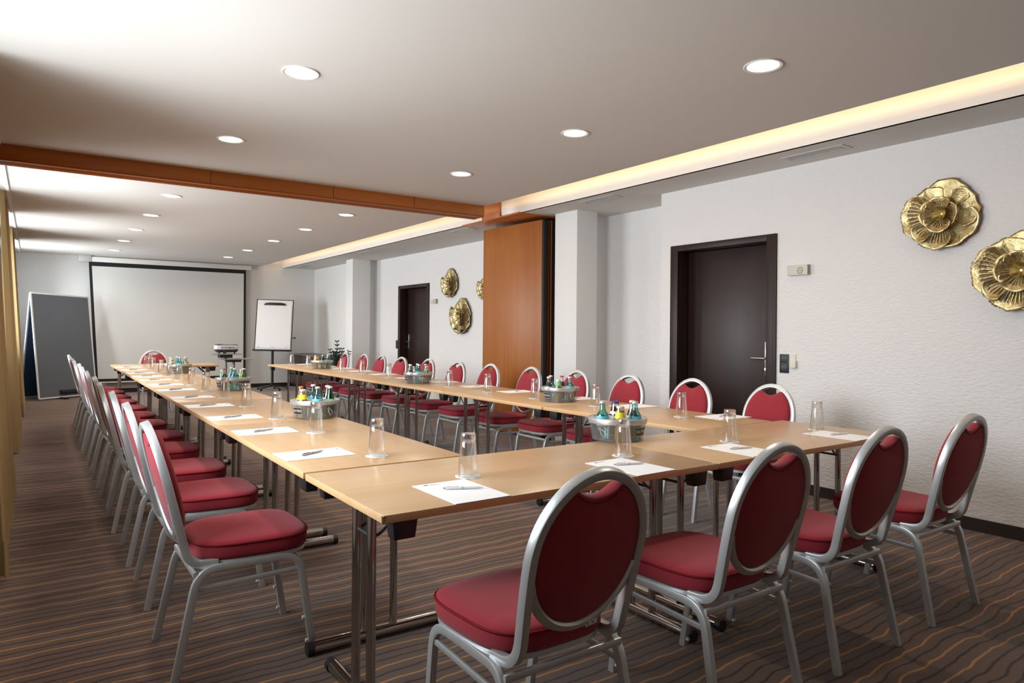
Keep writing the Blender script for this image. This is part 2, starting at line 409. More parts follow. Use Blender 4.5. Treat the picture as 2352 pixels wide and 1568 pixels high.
# lights of the ceiling
m = M()
m.lathe([(.095, 0), (.098, -.004), (.094, -.007), (.080, -.004), (.076, .012), (.095, .012)], 36, cap0=False, cap1=False)
lr = m.build('downlight_ring', 'mtrim')
m = M(); m.lathe([(.0001, -.002), (.0775, -.002), (.078, .006), (.0001, .006)], 36); dl = m.build('diffuser', 'lamp', lr)
lightsL = [1.83, 3.43, 6.06, 7.57, 9.09, 10.62, 12.25]
lightsR = [.33, 1.83, 3.38, 6.08, 7.58, 9.12, 10.72, 12.18]
for side, xs, lst in (('left', .33, lightsL), ('right', 2.235, lightsR)):
    for i, y in enumerate(lst):
        o = lr if (side == 'left' and i == 0) else copy_tree(lr)
        o.name = 'ceiling_downlight'; o.location = (xs, y, ZC)
        tag(o, 'round recessed ceiling light in the %s row, %s' % ('window-side' if side == 'left' else 'wall-side', nth(i) if i < len(lst)-1 else 'farthest from the camera'), 'ceiling light', 'recessed ceiling lights')
def vent(xa, ya, L_, lab):
    r = empty('air_vent', (xa, ya, ZS)); hw = .075; hl = L_/2
    m = M(); m.box(-hw, -hw+.022, -hl, hl, -.006, .0); m.box(hw-.022, hw, -hl, hl, -.006, 0); m.box(-hw+.022, hw-.022, -hl, -hl+.03, -.006, 0); m.box(-hw+.022, hw-.022, hl-.03, hl, -.006, 0)
    m.build('vent_frame', 'vent', r, bevel=.0015)
    box('backing', 'ventd', -hw+.022, hw-.022, -hl+.03, hl-.03, -.0015, -.0005, r)
    for k in range(4):
        x = -.042+.028*k; box('slat', 'vent', x-.003, x+.003, -hl+.03, hl-.03, -.006, -.002, r)
    tag(r, lab, 'vent', 'air vents in the soffit')
vent(3.985, 1.115, .50, 'white slotted air vent in the soffit, nearest the camera')
vent(3.935, 3.45, .50, 'white slotted air vent in the soffit, right in front of the partition column')
vent(3.935, 6.20, .50, 'white slotted air vent in the soffit just beyond the wooden beam')
vent(3.95, 9.50, .50, 'white slotted air vent in the soffit, second beyond the wooden beam')
vent(3.985, 13.05, .50, 'small white air vent in the soffit in the far corner')

# ------------------------------------------------------------------ tables
def make_table(Ln, W=.70):
    t = empty('folding_table'); hl, hw = Ln/2, W/2
    m = M(); m.box(-hl+.0015, hl-.0015, -hw, hw, -.025, 0); tp = m.build('tabletop', 'beech', t, bevel=.0025); tp.data.materials.append(MT['beech_edge_lit'])
    for pl in tp.data.polygons:
        if abs(pl.normal.z) < .5: pl.material_index = 1
    for s in (-1, 1):
        x = s*(hl-.09)
        m = M(); m.tube([(x, -.28, -TT+.029), (x, .28, -TT+.029)], .024, 14); fb = m.build('foot_bar', 'chrome', t)
        for q in (-1, 1):
            m = M(); m.tube([(x, q*.276, -TT+.027), (x, q*.302, -TT+.027)], .0262, 14); m.build('end_cap', 'black', fb)
        for q in (-1, 1):
            m = M(); m.tube([(x, q*.064, -TT+.045), (x, q*.064, -.028)], .016, 14); m.build('leg', 'chrome', t)
            m = M(); m.tube(fillet([(x, q*.064, -.15), (x-s*.03, q*.064, -.14), (x-s*.15, q*.066, -.03)], [.012]), .0055, 8); m.build('brace', 'pend', t)
        m = M(); m.box(x-.03, x+.03, -.10, .10, -.036, -.0255); m.tube([(x, -.064, -.145), (x, .064, -.145)], .006, 8); m.build('leg_bracket', 'black', t)
        for q in (-1, 1):
            bx, by = s*(hl-.085), q*(hw-.05)
            rings = [[Vector((bx+a*.04*f, by+b_*.026*f, z)) for a, b_ in ((1, 1), (-1, 1), (-1, -1), (1, -1))] for z, f in ((-.0255, 1.05), (-.088, .88))]
            m = M(); m.loft(rings); m.build('stacking_buffer', 'black', t, bevel=.004)
    return t
tabs = {}
def table(ax, ay, bx, by, side, label, group):
    """edge from a to b on the outer side; side=+1: the table lies to the left of a->b"""
    Ln = round(math.hypot(bx-ax, by-ay), 3); an = math.atan2(by-ay, bx-ax)
    if Ln in tabs: o = copy_tree(tabs[Ln])
    else: o = tabs[Ln] = make_table(Ln)
    mx, my = (ax+bx)/2, (ay+by)/2
    o.location = (mx-side*math.sin(an)*.35, my+side*math.cos(an)*.35, TT); o.rotation_euler.z = an
    return tag(o, label, 'table', group)
G = 'folding tables of the conference ring'
t0 = table(.002, 0, 1.502, 0, 1, 'beech folding table at the near left corner with a chipped edge', G)
table(1.505, .001, 2.999, .012, 1, 'beech folding table at the near end, beside the right wall', G)
LY = [.722, 2.227, 3.632, 5.09, 6.46, 7.76, 9.018]
LXo = [.004, .015, .023, .046, .058, .07, .08]
for i in range(6):
    table(LXo[i], LY[i]+.003, LXo[i+1], LY[i+1]-.001, -1, 'beech folding table in the window-side row, %s' % (nth(i) if i < 5 else 'farthest from the camera'), G)
RY = [.724, 2.10, 3.512, 4.90, 6.27, 7.58, 8.863]
RXo = [2.904, 2.868, 2.850, 2.83, 2.815, 2.80, 2.785]
for i in range(6):
    table(RXo[i], RY[i]+.003, RXo[i+1], RY[i+1]-.001, 1, 'beech folding table in the wall-side row, %s' % (nth(i) if i < 5 else 'farthest from the camera'), G)
table(.082, 9.022, 1.43, 9.022, 1, 'beech folding table set crosswise at the far end before the screen', G)
m = M()
for k in range(14):
    a = random.random(); m.box(-.752, -.742+.004*a, -.352+.006*random.random(), -.343, -.024+.0016*k, -.0225+.0016*k)
m.build('chipped_corner', 'chip', t0)

# ------------------------------------------------------------------ chairs
def ell(a, b_, n_, cnt):
    out = []
    for i in range(cnt):
        t = 2*PI*i/cnt; c, s = math.cos(t), math.sin(t)
        out.append((a*math.copysign(abs(c)**(2/n_), c), b_*math.copysign(abs(s)**(2/n_), s)))
    return out
def yb(z): return -.212-.246*(z-.42)
def make_chair():
    r = empty('banquet_chair')
    # seat cushion
    def outline(f):
        pts = []
        for x, y in ell(.215, .220, 3.6, 56):
            w = 1+.06*(y/.22)
            pts.append((x*w*f, y*f+.033))
        return pts
    m = M()
    rings = [[Vector((x, y, z)) for x, y in outline(f)] for f, z in ((.90, .408), (.975, .412), (1.0, .425), (1.0, .462), (.985, .472), (.93, .480), (.75, .486), (.4, .489), (.05, .490))]
    m.loft(rings); seat = m.build('seat', 'red', r, angle=60)
    m = M(); m.tube([(x, y, .4655) for x, y in outline(1.004)], .0042, 6, loop=True, up=(0, 0, 1)); m.build('seat_piping', 'redpipe', seat)
    m = M(); m.loft([[Vector((x, y, z)) for x, y in outline(f)] for f, z in ((.955, .392), (.965, .394), (.965, .409), (.955, .410))]); m.build('seat_pan', 'silver', r)
    pf = rrect(.028, .023, .003)
    # legs: each side is one bent tube, split at the middle of the rail
    for s in (-1, 1):
        full = fillet([(s*.222, -.262, 0), (s*.202, -.182, .388), (s*.200, .02, .388)], [.075], 7)
        m = M(); m.sweep(full, pf, up=(s, 0, 0)); m.build('leg', 'silver', r, angle=28)
        full = fillet([(s*.200, .02, .388), (s*.203, .190, .388), (s*.196, .25, 0)], [.075], 7)
        m = M(); m.sweep(full, pf, up=(s, 0, 0)); lg = m.build('leg', 'silver', r, angle=28)
        for z, y in ((.125, .219), (.03, .233)):
            m = M(); m.tube([(s*.197, y+.002, z), (s*.197, y-.012, z+.002)], .007, 10); m.build('buffer', 'cream', lg)
        m = M(); m.sweep([(s*.205, -.205, .318), (s*.203, .212, .332)], rrect(.011, .02, .003), up=(0, 0, 1)); m.build('stretcher', 'silver', r, angle=28)
    m = M(); m.sweep([(-.205, -.192, .372), (.205, -.192, .372)], rrect(.012, .022, .003), up=(0, 0, 1)); m.build('cross_rail', 'silver', r, angle=28)
    m = M(); m.sweep([(-.203, .205, .352), (.203, .205, .352)], rrect(.012, .02, .003), up=(0, 0, 1)); m.build('cross_rail', 'silver', r, angle=28)
    # back frame: bow that runs down to the rails
    A, ZM, HB = .189, .6975, .2135
    right = []
    for t in range(0, 19):
        a = rad(90-90*t/18); right.append((A*math.cos(a), ZM+HB*math.sin(a)))
    right += [(.1885, .66), (.1865, .62), (.184, .58), (.181, .54), (.178, .50), (.176, .47)]
    P = [Vector((x, yb(z), z)) for x, z in right]
    P += fillet([P[-1], Vector((.177, yb(.40)-.002, .404)), Vector((.186, -.11, .402))], [.06], 7)[1:]
    lft = [Vector((-p.x, p.y, p.z)) for p in reversed(P)]
    path = lft[:-1]+P
    m = M(); m.sweep(path, rrect(.030, .027, .0035), up=(-1, 0, 0)); bf = m.build('back_frame', 'silver', r, angle=28)
    low = []
    for t in range(0, 25):
        a = rad(196+148*t/24); low.append(Vector((A*.985*math.cos(a), yb(ZM+HB*math.sin(a)), ZM+HB*math.sin(a))))
    m = M(); m.sweep(low, rrect(.026, .026, .0035), up=(0, .24, 1)); m.build('lower_bow', 'silver', bf, angle=28)
    # padded back with the hand hole on top
    nrm = Vector((0, 1, .246)).normalized()
    pts = []
    for i in range(72):
        a = 2*PI*i/72; x, z = .1775*math.cos(a), ZM+.202*math.sin(a)
        cut = .846+(x/.075)**2*.028
        pts.append((x, min(z, cut) if z > ZM else z))
    def ring(f, d, cz=.69):
        return [Vector((x*f, yb(cz+(z-cz)*f), cz+(z-cz)*f))+nrm*d for x, z in pts]
    m = M(); m.loft([ring(.97, -.010), ring(1.0, -.006), ring(1.0, .014), ring(.985, .026), ring(.93, .035), ring(.75, .040), ring(.3, .043)])
    bk = m.build('backrest', 'red', r, angle=60)
    m = M(); m.tube([Vector((x, yb(.834+(x/.075)**2*.028), .834+(x/.075)**2*.028))-nrm*.0100 for x in [-.078+.156*k/12 for k in range(13)]], .0018, 6); m.build('seam', 'redpipe', bk)
    return r
chair0 = make_chair(); first = [True]
def chair(x, y, rz, label, group):
    o = chair0 if first[0] else copy_tree(chair0); first[0] = False
    o.location = (x, y, 0); o.rotation_euler.z = rz
    return tag(o, label, 'chair', group)
CH_L = [1.085, 1.87, 2.56, 3.30, 3.96, 4.72, 5.42, 6.10, 6.80, 7.42, 8.10, 8.675]
for i, y in enumerate(CH_L):
    chair(-.142+random.uniform(-.012, .012), y, -PI/2+random.uniform(-.03, .03), 'red oval-backed chair on the window side, '+nth(i), 'chairs on the window side')
CH_R = [(3.07, 1.062), (3.03, 1.72), (2.95, 2.34), (2.96, 3.02), (2.91, 3.67), (2.89, 4.37), (2.88, 5.05), (2.88, 5.78), (2.83, 6.435), (2.82, 7.06), (2.81, 7.63), (2.77, 8.28)]
for i, (x, y) in enumerate(CH_R):
    chair(x, y, PI/2+random.uniform(-.03, .03), 'red oval-backed chair on the wall side, '+nth(i), 'chairs on the wall side')
near = []
for i, (x, y, a) in enumerate([(.385, -.18, .0), (1.168, -.185, .0), (1.876, -.168, .0), (2.64, -.158, .0)]):
    near.append(chair(x, y, a, 'red chair seen from behind, '+['leftmost', 'second from left', 'third from left', 'rightmost'][i]+' of four at the near table end', 'chairs at the near table end'))
chair(.727, 10.04, PI, 'red banquet chair at the far table end in front of the projection screen', 'chair at the far table end')
# price-sized sticker on the lower bow of two near chairs
for i, k in ((0, 1.0), (1, .8)):
    zb = .483; n_ = Vector((0, -1, -.246)).normalized()
    m = M(); c = Vector((.05, yb(zb), zb))+n_*.0135; u_ = Vector((1, 0, .10)).normalized(); v_ = n_.cross(u_)
    q = [c+u_*a*.021*k+v_*b2*.009 for a, b2 in ((-1, -1), (1, -1), (1, 1), (-1, 1))]
    m.loft([q, [p+n_*.0006 for p in q]]); st = m.build('sticker', 'sticker', near[i])
    m = M()
    for x0, pts in ((-.010, [(0, .004), (-.005, .003), (-.002, 0), (-.005, -.004), (-.009, -.003)]), (.004, [(-.003, -.003), (-.001, .003), (.001, -.002), (.003, .002), (.006, -.002)])):
        m.tube([c+u_*(x0+a)*k-v_*b2+n_*.001 for a, b2 in pts], .0007, 5)
    m.build('handwriting', 'lblack', st)

# ------------------------------------------------------------------ places on the tables: paper, pen, glass, coaster
def make_paper():
    m = M(); m.box(-.105, .105, -.1485, .1485, .0004, .0022); p = m.build('note_sheet', 'paper')
    m = M()
    lg = ell(.010, .006, 2, 16); m.loft([[Vector((x-.062, y+.128, z)) for x, y in lg] for z in (.0022, .0025)])
    m.box(-.048, -.012, .124, .1255, .0022, .0025); m.box(-.048, -.022, .1275, .129, .0022, .0025)
    m.build('printed_logo', 'ink', p); return p
def make_pen(kind):
    body, grip = ('penw', 'penw') if kind == 'w' else ('pens', 'pend')
    T = Matrix.Rotation(PI/2, 4, 'Y')
    m = M(); m.lathe([(.0038, -.062), (.0046, -.058), (.0046, .035), (.0042, .052), (.0012, .066), (.0008, .070)], 12, mat=T); p = m.build('ballpoint_pen', body)
    m = M(); m.lathe([(.0050, -.006), (.0050, -.003)], 12, mat=T); m.build('pen_band', 'pens' if kind == 'w' else 'pend', p)
    m = M(); m.box(-.060, -.018, -.0012, .0012, .0046, .0062); m.build('pen_clip', grip, p)
    m = M(); m.lathe([(.0025, -.070), (.0025, -.062)], 10, mat=T); m.build('push_button', 'pens', p)
    return p
def make_glass():
    def wob(a, z): return 1-(.035*abs(math.sin(4*a)) if .085 < z < .150 else 0)
    m = M()
    m.lathe([(.0378, .0005), (.0385, .001), (.0365, .03), (.0338, .07), (.0312, .10), (.0296, .125), (.0285, .146), (.0278, .156), (.0262, .159), (.004, .1585)], 48, wob=wob, cap0=False)
    g = m.build('drinking_glass', 'glass', angle=50)
    m = M(); m.lathe([(.0362, .0006), (.0352, .03), (.0325, .07), (.0297, .10), (.0278, .123), (.024, .132), (.002, .134)], 40, cap0=False); m.build('inner_wall', 'glass', g, angle=50)
    m = M(); m.lathe([(.0386, .0), (.0386, .0022), (.0366, .0022), (.0366, .0)], 40, cap0=False, cap1=False); m.build('glass_rim', 'glass', g)
    m = M(); m.lathe([(.002, .1345), (.0235, .1325), (.0268, .125), (.0274, .150), (.0262, .1565), (.002, .157)], 40); m.build('thick_base', MT['gbase'], g, angle=50)
    return g
def make_coaster():
    m = M(); m.lathe([(.047, 0), (.0475, .0009), (.046, .0016), (.002, .0016)], 72, wob=lambda a, z: 1+.045*math.cos(8*a)); c = m.build('paper_coaster', 'coaster')
    m = M(); m.box(-.022, .024, -.004, .002, .0016, .0018); m.build('printed_line', 'ink', c); return c
mg, nt, out = new_mat('glass_base')
gb = node(nt, 'ShaderNodeBsdfGlass'); gb.inputs['IOR'].default_value = 1.45; gb.inputs['Roughness'].default_value = 0.0
tb = node(nt, 'ShaderNodeBsdfTransparent'); mx = node(nt, 'ShaderNodeMixShader'); mx.inputs[0].default_value = .6
L(nt, tb.outputs[0], mx.inputs[1]); L(nt, gb.outputs[0], mx.inputs[2]); L(nt, mx.outputs[0], out.inputs[0])
MT['gbase'] = mg
P0, G0, C0 = make_paper(), make_glass(), make_coaster()
PEN = {'w': make_pen('w'), 's': make_pen('s')}
used = set()
def inst(o):
    if o.name not in used: used.add(o.name); return o
    return copy_tree(o)
def place(o, x, y, z, rz, label, cat, group):
    o.location = (x, y, z); o.rotation_euler.z = rz; return tag(o, label, cat, group)
protos = {'p': P0, 'g': G0, 'c': C0, 'w': PEN['w'], 's': PEN['s']}
first_use = {k: True for k in protos}
def get(k):
    if first_use[k]: first_use[k] = False; return protos[k]
    return copy_tree(protos[k])
def setting(pap, gl, rz, pen, pena, where, penoff=(0, 0)):
    if pap:
        px, py = pap; tilt = random.uniform(-.03, .03)
        place(get('p'), px, py, TT, rz+tilt, 'white note sheet with a small logo, '+where, 'paper', 'note sheets')
        if pen: place(get(pen), px+penoff[0], py+penoff[1], TT+.0072, pena, ('white' if pen == 'w' else 'grey')+' ballpoint pen on the note sheet, '+where, 'pen', 'ballpoint pens')
    if gl:
        gx, gy = gl
        place(get('c'), gx, gy, TT+.0003, random.uniform(-.5, .5), 'white scalloped paper coaster under a glass, '+where, 'coaster', 'paper coasters')
        place(get('g'), gx, gy, TT+.002, random.uniform(0, 6), 'upside-down clear drinking glass on a coaster, '+where, 'glass', 'drinking glasses')
SEAT4 = ['leftmost place of the near end', 'second place from left at the near end', 'third place from left at the near end', 'rightmost place of the near end']
for i, (p, g, a) in enumerate([((.349, .148), (.491, .334), -.45), ((1.134, .148), (1.283, .340), -.30), (((1.853), .158), (2.008, .342), -.20), ((2.675, .160), (2.784, .352), -.20)]):
    setting(p, g, 0, 'w', a, SEAT4[i], ((.02, .01), (.02, .02), (.02, .01), (.03, .01))[i])
LP = [(.165, 1.08), (.170, 1.868), (.170, 2.548), (.175, 3.304), (.187, 3.984), (.194, 4.758), (.198, 5.40), (.206, 6.118), (.210, 6.762), (.214, 7.41), (.222, 8.12), (.226, 8.82)]
LG = [(.376, .898), (.382, 1.693), (.374, 2.366), (.384, 3.134), (.392, 3.826), (.392, 4.531), (.402, 5.259), (.406, 5.973), (.415, 6.619), (.416, 7.271), (.424, 7.997), (.424, 8.654)]
for i in range(12): setting(LP[i], LG[i], -PI/2, 's', .55+random.uniform(-.12, .12), 'window-side row, '+nth(i), (-.005, .0))
RP = [(2.806, 1.01), (2.753, 1.763), (2.752, 2.40), (2.70, 3.166), (2.700, 3.833), (2.69, 4.494), (2.66, 5.20), (2.665, 5.921), (2.665, 6.642), (2.66, 7.35), (2.645, 7.97), (2.63, 8.65)]
RG = [(2.574, 1.154), (2.527, 1.92), (2.480, 2.60), (2.464, 3.274), (2.453, 3.933), (2.47, 4.70), (2.477, 5.367), (2.488, 6.168), (2.442, 6.727), (2.44, 7.69), (2.422, 7.994), (2.44, 8.827)]
for i in range(12): setting(RP[i], RG[i], PI/2, 'w', .5+random.uniform(-.2, .5), 'wall-side row, '+nth(i), (.02, .02))
setting((.745, 9.60), (.553, 9.30), PI, None, 0, 'far end before the projection screen')

# ------------------------------------------------------------------ drinks buckets and bottles
HOLE_R, RING_R, LIDZ = .0345, .093, .109
def text_mesh(txt, size):
    cu = bpy.data.curves.new('txt', 'FONT'); cu.body = txt; cu.size = size; cu.align_x = 'CENTER'; cu.align_y = 'CENTER'; cu.extrude = 0
    o = bpy.data.objects.new('txt', cu); COL.objects.link(o)
    bpy.context.view_layer.update()
    me = bpy.data.meshes.new_from_object(o.evaluated_get(bpy.context.evaluated_depsgraph_get()))
    vs = [v.co.copy() for v in me.vertices]; fs = [tuple(p.vertices) for p in me.polygons]
    bpy.data.objects.remove(o); bpy.data.meshes.remove(me); bpy.data.curves.remove(cu)
    return vs, fs
def wallr(z): return .126+.016*z/.09
def wrap(u, z, d=0):      # u along the wall, 0 at angle -90 deg (front)
    rr = wallr(z)+d; a = -PI/2+u/rr
    return Vector((rr*math.cos(a), rr*math.sin(a), z))
def make_bucket():
    b = empty('drinks_bucket')
    m = M(); m.lathe([(.118, .0), (.126, .003), (.1425, .092)], 56, cap1=False); m.build('bucket_wall', 'bucket', b)
    m = M(); m.lathe([(.1425, .086), (.146, .086), (.1485, .108), (.1470, .1115), (.1445, .1115)], 56, cap0=False, cap1=False); m.build('rim', 'rim', b)
    bm = bmesh.new(); edges = []
    def circ(cx, cy, r, n):
        vs = [bm.verts.new((cx+r*math.cos(2*PI*j/n), cy+r*math.sin(2*PI*j/n), .1105)) for j in range(n)]
        return [bm.edges.new((vs[j], vs[(j+1) % n])) for j in range(n)]
    edges += circ(0, 0, .1450, 56); holes = []
    for k in range(6):
        a = 2*PI*k/6; e = circ(RING_R*math.cos(a), RING_R*math.sin(a), HOLE_R, 24); edges += e; holes += e
    bmesh.ops.triangle_fill(bm, use_beauty=True, use_dissolve=False, edges=edges)
    ex = bmesh.ops.extrude_edge_only(bm, edges=holes)
    for v in [g for g in ex['geom'] if isinstance(g, bmesh.types.BMVert)]: v.co.z -= .022
    me = bpy.data.meshes.new('lid'); bm.to_mesh(me); bm.free(); me.materials.append(MT['rim'])
    o = bpy.data.objects.new('lid', me); COL.objects.link(o); o.parent = b
    # two name plates and two embossed bottle outlines, a quarter turn apart
    for q in range(2):
        off = q*PI
        R_ = Matrix.Rotation(off, 4, 'Z')
        m = M(); n = 8; rows = [[R_ @ wrap(-.038+.076*i/n, z, .0012) for i in range(n+1)] for z in (.030, .072)]
        m.loft(rows, False, False, False); lp = m.build('name_plate', 'lblack', b)
        m = M()
        for u0, u1, z0, z1 in ((-.0365, .0365, .0312, .0322), (-.0365, .0365, .0698, .0708), (-.0367, -.0357, .0312, .0708), (.0357, .0367, .0312, .0708)):
            m.loft([[R_ @ wrap(u0+(u1-u0)*i/6, z, .0016) for i in range(7)] for z in (z0, z1)], False, False, False)
        vs, fs = TXT
        m.add([R_ @ wrap(v.x, .051+v.y, .0019) for v in vs], fs)
        m.build('lettering', 'lwhite', lp)
        R2 = Matrix.Rotation(off+rad(90), 4, 'Z')
        ol = [(-.005, .026), (-.004, .012), (-.011, .002), (-.012, -.024), (.012, -.024), (.011, .002), (.004, .012), (.005, .026)]
        ca, sa = math.cos(.7), math.sin(.7)
        m = M(); m.tube([R2 @ wrap(x*ca-y*sa, .048+x*sa+y*ca, .0008) for x, y in ol], .0011, 5, loop=True); m.build('embossed_outline', 'lwhite', b)
    return b
TXT = text_mesh('SELTERS', .0185)
BP = {  # outer profile, neck top, drink level, drink, glass, cap, cap radius, label (z0, z1, material)
 'teal': ([(.026, 0), (.029, .004), (.0295, .07), (.0312, .088), (.0312, .112), (.027, .128), (.018, .142), (.0135, .155), (.0128, .184)], .190, None, None, 'teal', 'capw', .0145, [(.070, .086, 'lwhite'), (.102, .118, 'tlabel')]),
 'cola': ([(.024, 0), (.027, .004), (.0265, .03), (.0245, .055), (.0285, .085), (.0285, .105), (.024, .122), (.0165, .143), (.0130, .165), (.0126, .180)], .186, .140, 'cola', 'clear', 'capr', .0145, [(.086, .110, 'rlabel')]),
 'light': ([(.024, 0), (.027, .004), (.0265, .03), (.0245, .055), (.0285, .085), (.0285, .105), (.024, .122), (.0165, .143), (.0130, .165), (.0126, .180)], .186, .138, 'cola', 'clear', 'capw', .0145, [(.088, .110, 'lwhite')]),
 'orange': ([(.024, 0), (.027, .004), (.0265, .05), (.0275, .09), (.0265, .11), (.020, .135), (.0145, .155), (.0126, .178)], .184, .128, 'orange', 'clear', 'capo', .0145, [(.095, .112, 'ylabel')]),
 'green': ([(.024, 0), (.027, .004), (.027, .06), (.0275, .10), (.024, .122), (.0165, .145), (.0130, .165), (.0126, .180)], .186, None, None, 'green', 'capw', .0145, [(.092, .112, 'glabel')]),
 'yellow': ([(.025, 0), (.028, .004), (.028, .09), (.0255, .115), (.0205, .150), (.0180, .166)], .172, .150, 'yellow', 'clear', 'capw', .0195, [(.112, .142, 'ylabel')]),
 'pale': ([(.025, 0), (.0275, .004), (.0275, .085), (.0245, .115), (.0185, .150), (.0170, .164)], .170, .118, 'pale', 'clear', 'capw', .0185, [(.126, .146, 'glabel')]),
 'berry': ([(.025, 0), (.028, .004), (.028, .09), (.0255, .115), (.0205, .150), (.0185, .168)], .178, .150, 'dark', 'clear', 'capb', .0205, [(.112, .126, 'lwhite')]),
}
CATN = {'teal': 'teal mineral water bottle', 'cola': 'red-capped cola bottle', 'light': 'white-labelled cola bottle', 'orange': 'orange soda bottle',
        'green': 'green glass lemonade bottle', 'yellow': 'yellow-labelled juice bottle', 'pale': 'pale apple drink bottle', 'berry': 'blue-capped berry juice bottle'}
def rad_at(prof, z):
    for (r0, z0), (r1, z1) in zip(prof, prof[1:]):
        if z0 <= z <= z1: return r0+(r1-r0)*(z-z0)/max(1e-6, z1-z0)
    return prof[-1][0]
def make_bottle(k):
    prof, top, lvl, drink, gl, cap, cr, labels = BP[k]
    m = M(); m.lathe(prof+[(prof[-1][0], top-.006)], 28, cap1=True); b = m.build(k+'_bottle', gl, angle=50)
    if lvl:
        pr = [(max(.002, r-.0018), z+.004) for r, z in prof if z < lvl-.006]+[(rad_at(prof, lvl)-.0018, lvl)]
        m = M(); m.lathe(pr, 24); m.build('drink', drink, b, angle=50)
    m = M(); m.lathe([(cr*.96, top-.011), (cr*1.04, top-.010), (cr, top-.003), (cr*.86, top)], 24, wob=(lambda a, z: 1+.03*math.cos(12*a)) if cr < .016 else None); m.build('cap', cap, b)
    for z0, z1, mt in labels:
        m = M(); m.lathe([(rad_at(prof, z0+(z1-z0)*t/4)+.0006, z0+(z1-z0)*t/4) for t in range(5)], 28, cap0=False, cap1=False); m.build('label', mt, b)
    return b
BN = {'teal': 'water_bottle', 'cola': 'cola_bottle', 'light': 'cola_bottle', 'orange': 'orangeade_bottle', 'green': 'lemonade_bottle', 'yellow': 'juice_bottle', 'pale': 'apple_drink_bottle', 'berry': 'juice_bottle'}
bprot = {}
def bottle(k):
    if k in bprot: return copy_tree(bprot[k])
    bprot[k] = make_bottle(k); bprot[k].name = BN[k]; return bprot[k]
B0 = make_bucket()
# bucket: position, turn of the hole ring (view angle), turn of the plates, bottles as (screen angle in deg seen from the camera: 0 right, 90 back, -90 front)
CAM = Vector((-.8335, -1.8565, 1.2795))
BUCK = [
 ((1.587, .698), 8, 57, 'near end of the tables', [('teal', -150, 'left front'), ('berry', 90, 'back'), ('light', 30, 'right back'), ('teal', -30, 'right front'), ('yellow', -90, 'front')]),
 ((.589, 2.31), 8, -50, 'nearest bucket of the window-side row', [('orange', 150, 'left back'), ('yellow', -150, 'left front'), ('teal', 90, 'back'), ('teal', -90, 'front'), ('light', 30, 'right back'), ('green', -30, 'right front')]),
 ((.612, 4.53), 8, -60, 'middle bucket of the window-side row', [('cola', -150, 'left front'), ('pale', 150, 'left back'), ('teal', 90, 'back'), ('teal', -90, 'front'), ('yellow', 30, 'right back'), ('green', -30, 'right front')]),
 ((.59, 7.19), 8, -20, 'farthest bucket of the window-side row', [('light', 150, 'left back'), ('yellow', -150, 'left front'), ('teal', 90, 'back'), ('teal', -90, 'front'), ('orange', -30, 'right front'), ('green', 30, 'right back')]),
 ((2.515, 2.32), -9, -48, 'nearest bucket of the wall-side row', [('light', -150, 'left front'), ('teal', 150, 'left back'), ('pale', -90, 'front'), ('cola', 90, 'back'), ('teal', -30, 'right front'), ('orange', 30, 'right back')]),
 ((2.39, 4.47), 5, -62, 'middle bucket of the wall-side row', [('light', -150, 'left front'), ('green', 150, 'left back'), ('teal', 90, 'back'), ('teal', -90, 'front'), ('green', 30, 'right back'), ('pale', -30, 'right front')]),
 ((2.43, 7.44), 6, 100, 'farthest bucket of the wall-side row', [('orange', -150, 'left front'), ('yellow', 150, 'left back'), ('green', -90, 'front'), ('light', 30, 'right back'), ('teal', -30, 'right front')]),
]
for i, ((bx, by), turn, pl, nm, bots) in enumerate(BUCK):
    d = Vector((bx-CAM.x, by-CAM.y)); va = math.atan2(d.y, d.x)      # direction of view
    base = va-PI/2                                                  # local +y away from the camera
    b = B0 if i == 0 else copy_tree(B0)
    b.location = (bx, by, TT+.0003); b.rotation_euler.z = base
    # the plates turn, the holes stay on the 60 degree grid turned by 30
    b.rotation_euler.z = base+rad(30+turn)
    for ch in b.children:
        if ch.name.startswith(('name_plate', 'embossed')): ch.rotation_euler.z = rad(pl-30-turn)
    tag(b, 'round silver-grey drinks bucket with bottles, '+nm, 'bucket', 'drinks buckets')
    cnt = {}
    for k, an, pos in bots:
        a = base+rad(an+turn); o = bottle(k)
        o.location = (bx+RING_R*math.cos(a), by+RING_R*math.sin(a), TT+.005); o.rotation_euler.z = a
        tag(o, '%s, %s in the %s' % (CATN[k], pos, nm if nm.startswith(('nearest', 'middle', 'farthest')) else 'bucket at the '+nm), 'bottle', 'bottles in the '+(nm if 'bucket' in nm else 'near end bucket'))

# ------------------------------------------------------------------ gold flowers on the wall (local x right as seen, y up, z off the wall)
def petal(m, ang, span, r0, r1, lift0, lift1, cup, seed, slit=False, ruff=.05, nr=14, na=40):
    rnd = random.Random(seed); ph = [rnd.uniform(0, 6.28) for _ in range(4)]
    vid = {}; vs = []
    for i in range(nr+1):
        t = i/nr
        for j in range(na+1):
            u = -1+2*j/na
            edge = (1-abs(u)**3*.24)
            rag = 1+ruff*(math.sin(5*u+ph[0])*.5+math.sin(13*u+ph[1])*.3+rnd.uniform(-.35, .35)*(t > .93))*t
            rr = r0+(r1-r0)*t*edge*rag
            a = ang+u*span*.5*(.8+.2*min(1, t*1.6))
            z = lift0+(lift1-lift0)*t**1.3+cup*(u*u)*t+.008*t*math.sin(3*u+ph[2])+.003*t*math.sin(9*u+ph[3])
            vid[i, j] = len(vs); vs.append(Vector((rr*math.cos(a), rr*math.sin(a), z)))
    fs = []
    for i in range(nr):
        for j in range(na):
            if slit and j % 3 == 1 and 3 <= i + (j*7 % 3) and i < nr-1-(j*5 % 3) and 1 < j < na-2: continue
            fs.append((vid[i, j], vid[i, j+1], vid[i+1, j+1], vid[i+1, j]))
    m.add(vs, fs)
